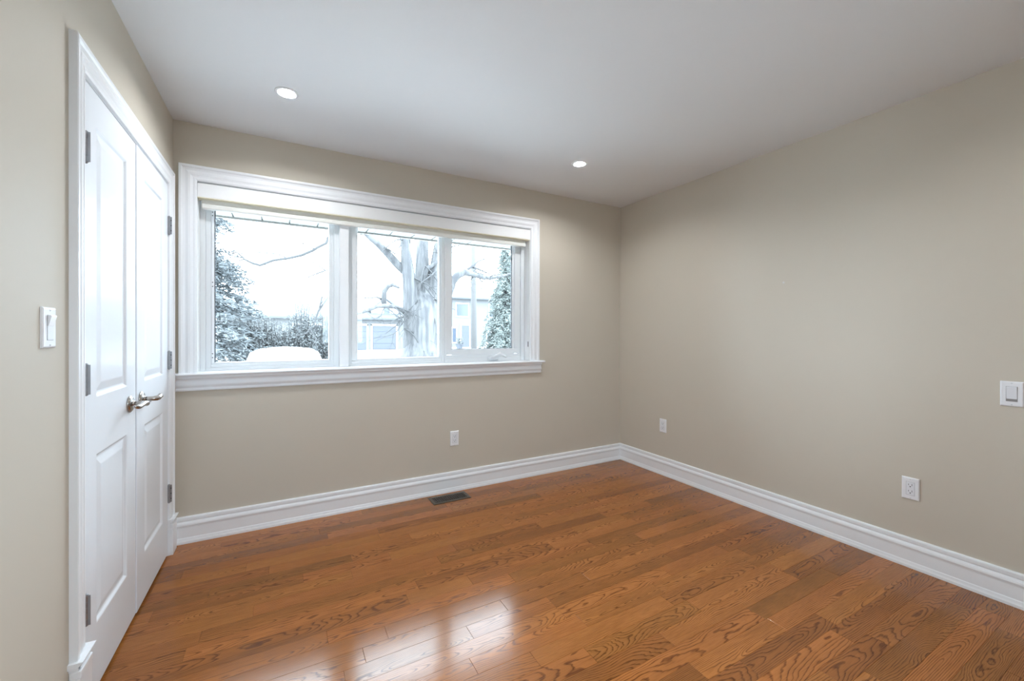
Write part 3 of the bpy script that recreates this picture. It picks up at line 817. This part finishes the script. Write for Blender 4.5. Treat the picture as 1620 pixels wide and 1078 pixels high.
pix_tube(bm, [(672, 490), (671, 455), (668, 425), (668, 395), (672, 360), (676, 335)], TY, [.55, .42, .34, .28, .22, .18], 10, 0.5)
pix_tube(bm, [(681, 500), (686, 465), (688, 430), (693, 395), (700, 360), (706, 330)], TY, [.46, .36, .28, .22, .18, .14], 9, -0.5)
pix_tube(bm, [(651, 478), (664, 450), (676, 425), (690, 416), (703, 406)], TY, [.20, .15, .11, .08, .05], 7, -0.8)
pix_tube(bm, [(643, 432), (628, 418), (612, 400), (598, 386), (584, 374), (570, 358), (552, 342)], TY, [.20, .19, .17, .15, .14, .11, .08], 8, -1.0)
pix_tube(bm, [(697, 500), (706, 470), (716, 445), (724, 436), (735, 431), (748, 434), (762, 438), (776, 440), (793, 437), (812, 432)], TY, [.34, .26, .21, .19, .18, .14, .13, .11, .06, .03], 8, -1.0)
pix_tube(bm, [(733, 432), (745, 423), (756, 414), (766, 410), (778, 410)], TY, [.09, .07, .05, .04, .02], 6, -0.5)
pix_tube(bm, [(744, 422), (757, 426), (768, 431), (777, 435)], TY, [.06, .05, .04, .02], 6, -0.5)
pix_tube(bm, [(648, 502), (638, 492), (626, 486), (612, 484), (596, 485), (582, 491), (566, 496), (550, 500)], TY, [.13, .12, .10, .10, .09, .08, .06, .03], 7, -1.0)
pix_tube(bm, [(608, 485), (607, 472), (608, 461), (614, 453), (622, 451), (632, 456)], TY, [.12, .12, .12, .10, .09, .05], 7, -0.6)
pix_tube(bm, [(606, 475), (596, 470), (584, 472), (572, 471)], TY, [.06, .05, .04, .02], 6, -0.5)
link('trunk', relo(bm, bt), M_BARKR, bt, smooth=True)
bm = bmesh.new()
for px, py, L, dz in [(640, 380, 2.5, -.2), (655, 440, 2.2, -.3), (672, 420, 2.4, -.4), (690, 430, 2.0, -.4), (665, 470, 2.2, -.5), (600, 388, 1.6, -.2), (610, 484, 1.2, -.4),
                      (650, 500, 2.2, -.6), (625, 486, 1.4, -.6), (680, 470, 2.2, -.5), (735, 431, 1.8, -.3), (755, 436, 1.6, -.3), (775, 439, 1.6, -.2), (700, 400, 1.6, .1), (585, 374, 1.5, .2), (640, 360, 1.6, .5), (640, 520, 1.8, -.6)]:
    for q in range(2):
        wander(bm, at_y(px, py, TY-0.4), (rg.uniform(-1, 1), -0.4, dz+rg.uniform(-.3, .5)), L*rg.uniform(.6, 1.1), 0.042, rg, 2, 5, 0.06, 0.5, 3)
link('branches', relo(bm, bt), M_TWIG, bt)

# thin bare tree crossing the left pane
TY2 = 11.6
b0 = at_y(549, 560, TY2)
bt2 = empty('bare_tree', (b0.x, b0.y, ground_z(TY2)), 'slender bare tree whose thin branches cross the left pane', 'tree')
bm = bmesh.new(); rg = random.Random(5)
base = Vector((b0.x, b0.y, ground_z(TY2)-0.1))
tube(bm, [base, at_y(547, 500, TY2), at_y(545, 440, TY2), at_y(541, 380, TY2), at_y(538, 330, TY2), at_y(536, 270, TY2)], [.085, .075, .065, .05, .035, .02], 8)
link('trunk', relo(bm, bt2), M_BARK, bt2, smooth=True)
bm = bmesh.new()
main = [(545, 440), (524, 366), (516, 385), (502, 392), (494, 397), (477, 404), (455, 409), (433, 412), (411, 420), (398, 416), (386, 410), (377, 401), (368, 396)]
pix_tube(bm, main[1:], TY2, [.055, .052, .05, .05, .048, .045, .043, .043, .04, .030, .022, .014], 6)
pix_tube(bm, [(541, 380), (524, 366)], TY2, [.055, .055], 6)
pix_tube(bm, [(388, 410), (380, 412), (373, 417)], TY2, [.022, .018, .012], 5)
pix_tube(bm, [(455, 409), (440, 402), (405, 399), (382, 396)], TY2, [.022, .02, .018, .012], 5)
pix_tube(bm, [(545, 450), (521, 468), (504, 492), (497, 512), (484, 528), (462, 533)], TY2, [.04, .034, .03, .026, .02, .012], 6)
pix_tube(bm, [(545, 425), (515, 428), (489, 438), (478, 452)], TY2, [.034, .026, .02, .012], 5)
for px, py in ((521, 468), (505, 490), (515, 428), (500, 395), (523, 420), (520, 500), (530, 390), (490, 520), (522, 450)):
    wander(bm, at_y(px, py, TY2), (rg.uniform(-1, .4), 0, rg.uniform(-.5, .9)), 1.1, 0.020, rg, 2, 4, 0.02, 0.5, 3)
link('branches', relo(bm, bt2), M_TWIG, bt2)

def tuft(bm, p, d, L, w, rg):
    """a small three sided spray of needles"""
    d = Vector(d).normalized(); u, v = frame_dir(d)
    a = rg.uniform(0, 6.28)
    base = [bm.verts.new(p+(u*math.cos(a+k*2.094)+v*math.sin(a+k*2.094))*w) for k in range(3)]
    tip = bm.verts.new(p+d*L)
    for k in range(3): bm.faces.new((base[k], base[(k+1) % 3], tip))
    bm.faces.new(base)

def conifer(name, x, y, height, rad, m, rg, label, nb, droop, z0=None, dens=1.0, tl=0.2, gap=0.0):
    zg = ground_z(y) if z0 is None else z0
    t = empty(name, (x, y, zg), label, 'tree')
    bm = tube(bmesh.new(), [(0, 0, -0.1), (0, 0, height*.5), (0, 0, height)], [height*.02, height*.012, 0.01], 8)
    bf = bmesh.new()
    for i in range(nb):
        f = (i+rg.random())/nb; z = height*(0.04+0.95*f)
        if gap and rg.random() < gap: continue
        L = rad*(1-f)**0.8*rg.uniform(.6, 1.1)+0.12; a = rg.uniform(0, 6.283)
        n = max(3, int(L/0.16)); d = Vector((math.cos(a), math.sin(a), 0)); side = Vector((-d.y, d.x, 0))
        pts = []
        for k in range(n+1):
            s_ = k/n; pts.append(Vector((0, 0, z))+d*L*s_+Vector((0, 0, -droop*L*s_*s_+0.10*L*s_**3)))
        tube(bm, pts, [0.018*(1-.8*k/n)+.003 for k in range(n+1)], 4)
        for k in range(1, n+1):
            for q in range(max(2, int(4*dens))):
                p = pts[k]+side*rg.gauss(0, 0.16*L*(1-.5*k/n))+Vector((0, 0, rg.gauss(-0.03, .05)))+d*rg.uniform(-.08, .08)
                tuft(bf, p, d*rg.uniform(.2, 1)+side*rg.gauss(0, .7)+Vector((0, 0, rg.uniform(-1.0*droop-.2, .25))), tl*rg.uniform(.6, 1.3), tl*.16, rg)
    link('trunk', bm, M_BARK, t); link('foliage', bf, m, t)
    return t
rg = random.Random(9)
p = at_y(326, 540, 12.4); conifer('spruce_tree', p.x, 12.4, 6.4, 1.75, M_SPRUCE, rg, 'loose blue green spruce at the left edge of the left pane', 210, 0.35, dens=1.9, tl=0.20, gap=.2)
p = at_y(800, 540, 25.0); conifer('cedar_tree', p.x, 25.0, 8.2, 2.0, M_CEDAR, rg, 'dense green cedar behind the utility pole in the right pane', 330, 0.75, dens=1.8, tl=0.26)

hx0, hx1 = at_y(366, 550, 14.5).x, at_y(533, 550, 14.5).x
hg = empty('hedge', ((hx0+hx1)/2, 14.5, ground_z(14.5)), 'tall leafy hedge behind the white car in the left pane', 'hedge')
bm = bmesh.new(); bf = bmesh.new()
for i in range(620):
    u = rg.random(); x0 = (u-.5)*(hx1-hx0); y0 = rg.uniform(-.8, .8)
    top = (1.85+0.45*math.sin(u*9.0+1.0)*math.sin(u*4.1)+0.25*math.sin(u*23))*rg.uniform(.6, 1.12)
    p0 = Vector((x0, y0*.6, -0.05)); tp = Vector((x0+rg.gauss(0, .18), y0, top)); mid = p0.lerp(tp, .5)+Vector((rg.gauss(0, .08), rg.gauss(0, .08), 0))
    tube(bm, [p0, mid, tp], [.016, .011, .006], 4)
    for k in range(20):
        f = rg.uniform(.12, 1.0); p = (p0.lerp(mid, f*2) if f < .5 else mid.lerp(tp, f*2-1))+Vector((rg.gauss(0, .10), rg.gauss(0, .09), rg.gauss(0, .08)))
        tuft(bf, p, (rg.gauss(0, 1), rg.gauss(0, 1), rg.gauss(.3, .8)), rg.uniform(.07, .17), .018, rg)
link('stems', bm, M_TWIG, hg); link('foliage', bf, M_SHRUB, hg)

# utility pole and two wires
p = at_y(750, 550, 20.0)
up = empty('utility_pole', (p.x, 20.0, ground_z(20.0)), 'weathered wooden utility pole seen in the right pane', 'pole')
b = tube(bmesh.new(), [(0, 0, -0.2), (-0.03, 0, 4), (-.06, 0, 9)], [0.19, 0.165, 0.13], 16); link('pole_shaft', b, M_POLE, up, smooth=True)
b = bx((-1.1, -0.06, 8.3), (1.0, 0.06, 8.42), 0.01); link('crossarm', b, M_POLE, up)
for k, (pa, pb, nm) in enumerate((((300, 417), (560, 422), 'upper thin overhead wire crossing the left pane'), ((300, 427), (560, 433), 'lower thin overhead wire crossing the left pane'))):
    a, c = at_y(pa[0], pa[1], 19.6), at_y(pb[0], pb[1], 19.6); ext = (c-a)
    pts = [a-ext*1.5+ext*4.2*t/12+Vector((0, 0, 0.6*((t/12-.4)**2))) for t in range(13)]
    w = link('overhead_wire', tube(bmesh.new(), pts, 0.014, 6), M_BARK); tag(w, nm, 'wire', 'overhead wires')

# house with two garage doors
HY = 32.0
hz = -0.16
gh = empty('garage_house', (6.5, HY, hz), 'pale house with two slate garage doors and a dormer across the street', 'house')
def hb(lo, hi, bev=0.0): return relo(bx(lo, hi, bev, 1), gh)
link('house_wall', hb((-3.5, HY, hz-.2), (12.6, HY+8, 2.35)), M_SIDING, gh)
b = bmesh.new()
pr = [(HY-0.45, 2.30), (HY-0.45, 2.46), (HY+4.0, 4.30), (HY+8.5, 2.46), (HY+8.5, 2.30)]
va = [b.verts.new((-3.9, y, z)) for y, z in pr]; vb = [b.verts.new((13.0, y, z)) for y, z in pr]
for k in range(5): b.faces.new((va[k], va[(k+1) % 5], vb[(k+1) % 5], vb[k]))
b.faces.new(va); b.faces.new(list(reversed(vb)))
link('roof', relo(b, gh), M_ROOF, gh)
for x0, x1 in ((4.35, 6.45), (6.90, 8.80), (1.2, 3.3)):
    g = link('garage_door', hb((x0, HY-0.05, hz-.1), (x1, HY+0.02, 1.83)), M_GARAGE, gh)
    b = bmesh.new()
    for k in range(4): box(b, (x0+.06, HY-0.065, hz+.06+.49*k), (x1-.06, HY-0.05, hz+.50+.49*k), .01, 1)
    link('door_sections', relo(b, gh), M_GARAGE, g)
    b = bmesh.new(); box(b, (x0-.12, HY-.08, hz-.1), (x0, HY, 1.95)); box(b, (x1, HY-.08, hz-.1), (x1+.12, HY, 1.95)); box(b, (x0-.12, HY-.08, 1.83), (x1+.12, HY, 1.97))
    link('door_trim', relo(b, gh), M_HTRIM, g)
# dormer
b = bmesh.new(); DYy = HY+0.6
pr = [(6.95, 2.45), (9.15, 2.45), (9.15, 3.25), (8.05, 4.05), (6.95, 3.25)]
va = [b.verts.new((x, DYy, z)) for x, z in pr]; vb = [b.verts.new((x, DYy+3.5, z)) for x, z in pr]
for k in range(5): b.faces.new((va[k], va[(k+1) % 5], vb[(k+1) % 5], vb[k]))
b.faces.new(va); b.faces.new(list(reversed(vb)))
dm = link('dormer', relo(b, gh), M_HTRIM, gh)
b = bmesh.new()
for sx in (-1, 1):
    q = [(8.05, 4.08), (8.05+sx*1.35, 3.10), (8.05+sx*1.35, 3.20), (8.05, 4.20)]
    va = [b.verts.new((x, DYy-.25, z)) for x, z in q]; vb = [b.verts.new((x, DYy+3.5, z)) for x, z in q]
    for k in range(4): b.faces.new((va[k], va[(k+1) % 4], vb[(k+1) % 4], vb[k]))
    b.faces.new(va); b.faces.new(list(reversed(vb)))
link('dormer_roof', relo(b, gh), M_ROOF, dm)
link('dormer_window', hb((7.95, DYy-.06, 2.74), (8.42, DYy+.02, 3.40), .01), M_HWIN, dm)
link('eave_gutter', hb((-3.9, HY-.55, 2.30), (13.0, HY-.43, 2.42), .02), M_ROOF, gh)

# house behind the utility pole
h2 = empty('two_storey_house', (16.0, HY, -0.1), 'pale two storey house behind the utility pole in the right pane', 'house')
def h2b(lo, hi, bev=0.0): return relo(bx(lo, hi, bev, 1), h2)
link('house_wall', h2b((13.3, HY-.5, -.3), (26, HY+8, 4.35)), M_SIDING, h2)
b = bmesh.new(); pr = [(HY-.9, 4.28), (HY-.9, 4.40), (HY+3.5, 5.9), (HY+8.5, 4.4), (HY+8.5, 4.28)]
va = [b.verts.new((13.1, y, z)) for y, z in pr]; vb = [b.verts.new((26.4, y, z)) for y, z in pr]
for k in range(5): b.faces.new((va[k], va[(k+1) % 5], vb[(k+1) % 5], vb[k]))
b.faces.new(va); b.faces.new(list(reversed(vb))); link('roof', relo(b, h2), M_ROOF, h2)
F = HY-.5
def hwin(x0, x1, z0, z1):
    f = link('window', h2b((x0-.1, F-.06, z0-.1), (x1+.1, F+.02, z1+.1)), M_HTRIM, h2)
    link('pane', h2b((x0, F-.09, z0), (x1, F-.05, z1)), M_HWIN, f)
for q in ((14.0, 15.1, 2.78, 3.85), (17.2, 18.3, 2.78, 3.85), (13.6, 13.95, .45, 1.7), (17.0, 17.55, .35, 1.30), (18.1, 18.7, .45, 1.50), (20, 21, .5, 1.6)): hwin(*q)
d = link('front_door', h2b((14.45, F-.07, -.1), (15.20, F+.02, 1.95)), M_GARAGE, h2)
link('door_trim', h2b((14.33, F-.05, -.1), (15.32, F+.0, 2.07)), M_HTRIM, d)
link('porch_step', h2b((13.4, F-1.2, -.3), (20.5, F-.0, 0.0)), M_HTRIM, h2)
link('porch_rail', h2b((16.3, F-1.2, 0.1), (20.5, F-1.1, 0.28)), M_HTRIM, h2)
p = at_y(727, 551, 28.5)
pl = empty('planter', (p.x, 28.5, ground_z(28.5)), 'blue grey planter with a round plant by the two storey house door', 'planter')
b = lathe(bmesh.new(), [(0, 0), (0.22, 0), (0.30, 0.42), (0.33, 0.44), (0.33, 0.48), (0.26, 0.48), (0.25, .44), (0, .44)], (0, 0, 0), (0, 0, 1), 20); link('pot', b, M_GARAGE, pl)
b = bmesh.new()
for k in range(160):
    a = rg.uniform(0, 6.28); zz = rg.uniform(0.0, .5); rr = .33*math.sqrt(max(0, 1-(2*zz-.5)**2))*rg.random()**.5
    tuft(b, Vector((math.cos(a)*rr, math.sin(a)*rr, .45+zz)), (rg.gauss(0, 1), rg.gauss(0, 1), .6), .16, .03, rg)
link('plant', b, M_SHRUB, pl)

# white hatchback in the drive, seen end on
c0 = at_y(450, 555, 6.0)
CZ = ground_z(6.0)
cr = empty('car', (c0.x+0.02, 6.0, CZ), 'white car parked in the driveway, only its roof showing above the sill', 'car')
roofz = c0.z-CZ
def car_section(y, w0, z0, w1, z1, w2, z2, w3, z3):
    half = [(w0, z0), (w1, z1), (w2, z2), (w3, z3)]
    return [(x, y, z) for x, z in half] + [(-x, y, z) for x, z in reversed(half)]
secs = [car_section(0.0, .70, .22, .80, .40, .80, .72, .60, .78), car_section(0.15, .78, .20, .87, .45, .86, .80, .66, .86),
        car_section(1.0, .80, .18, .89, .5, .87, .92, .74, .98), car_section(3.3, .80, .18, .89, .5, .87, .95, .76, 1.0),
        car_section(4.05, .76, .22, .85, .5, .84, .92, .70, .98), car_section(4.2, .68, .3, .78, .5, .78, .82, .62, .88)]
b = bmesh.new(); rings = [[b.verts.new(v) for v in s_] for s_ in secs]
for a, c in zip(rings, rings[1:]):
    for k in range(8): b.faces.new((a[k], a[(k+1) % 8], c[(k+1) % 8], c[k]))
b.faces.new(rings[0]); b.faces.new(list(reversed(rings[-1])))
body = link('car_body', b, M_CAR, cr); sm = body.modifiers.new('round', 'SUBSURF'); sm.levels = 2; sm.render_levels = 2
def cabin(y0, y1, y2, y3, zb, zr, wb, wr_):
    b = bmesh.new(); R = []
    for y, z, w in ((y0, zb, wb), (y1, zr, wr_), ((y1+y2)/2, zr+.02, wr_), (y2, zr, wr_), (y3, zb, wb)):
        zc = z
        R.append([b.verts.new((-wb*.98, y, zb-.05)), b.verts.new((-w, y, zc-.03)), b.verts.new((-w*.85, y, zc)), b.verts.new((0, y, zc+.025)), b.verts.new((w*.85, y, zc)), b.verts.new((w, y, zc-.03)), b.verts.new((wb*.98, y, zb-.05))])
    for a, c in zip(R, R[1:]):
        for k in range(6): b.faces.new((a[k], a[k+1], c[k+1], c[k]))
    b.faces.new(R[0]); b.faces.new(list(reversed(R[-1]))); return b
link('car_glass', cabin(.75, 1.55, 3.1, 3.95, .95, roofz-.045, .80, .62), M_CARGLASS, cr, smooth=True)
b = bmesh.new(); R = []
for i in range(9):
    y = 1.48+1.72*i/8; zc = roofz-.02*((i-4)/4)**2
    R.append([b.verts.new((.68*math.sin(1.45*(k/6-1)), y, zc-.17*(1-math.cos(1.25*(k/6-1))))) for k in range(13)])
for a, c in zip(R, R[1:]):
    for k in range(12): b.faces.new((a[k], a[k+1], c[k+1], c[k]))
ro = link('car_roof', b, M_CAR, cr, smooth=True); md = ro.modifiers.new('t', 'SOLIDIFY'); md.thickness = .04
for sx in (-1, 1):
    for pa, pb in (((sx*.78, .80, .95), (sx*.64, 1.5, roofz-.12)), ((sx*.64, 3.15, roofz-.12), (sx*.78, 3.92, .95)), ((sx*.80, 2.3, .95), (sx*.66, 2.3, roofz-.12))):
        link('car_pillar', tube(bmesh.new(), [pa, pb], .037, 8), M_CAR, cr)
for sx in (-1, 1):
    for y in (.85, 3.35):
        b = lathe(bmesh.new(), [(0, -.10), (.24, -.10), (.31, -.08), (.315, 0), (.31, .08), (.24, .10), (.20, .08), (0, .08)], (sx*.80, y, .315), (sx, 0, 0), 28)
        link('wheel', b, M_TYRE, cr)
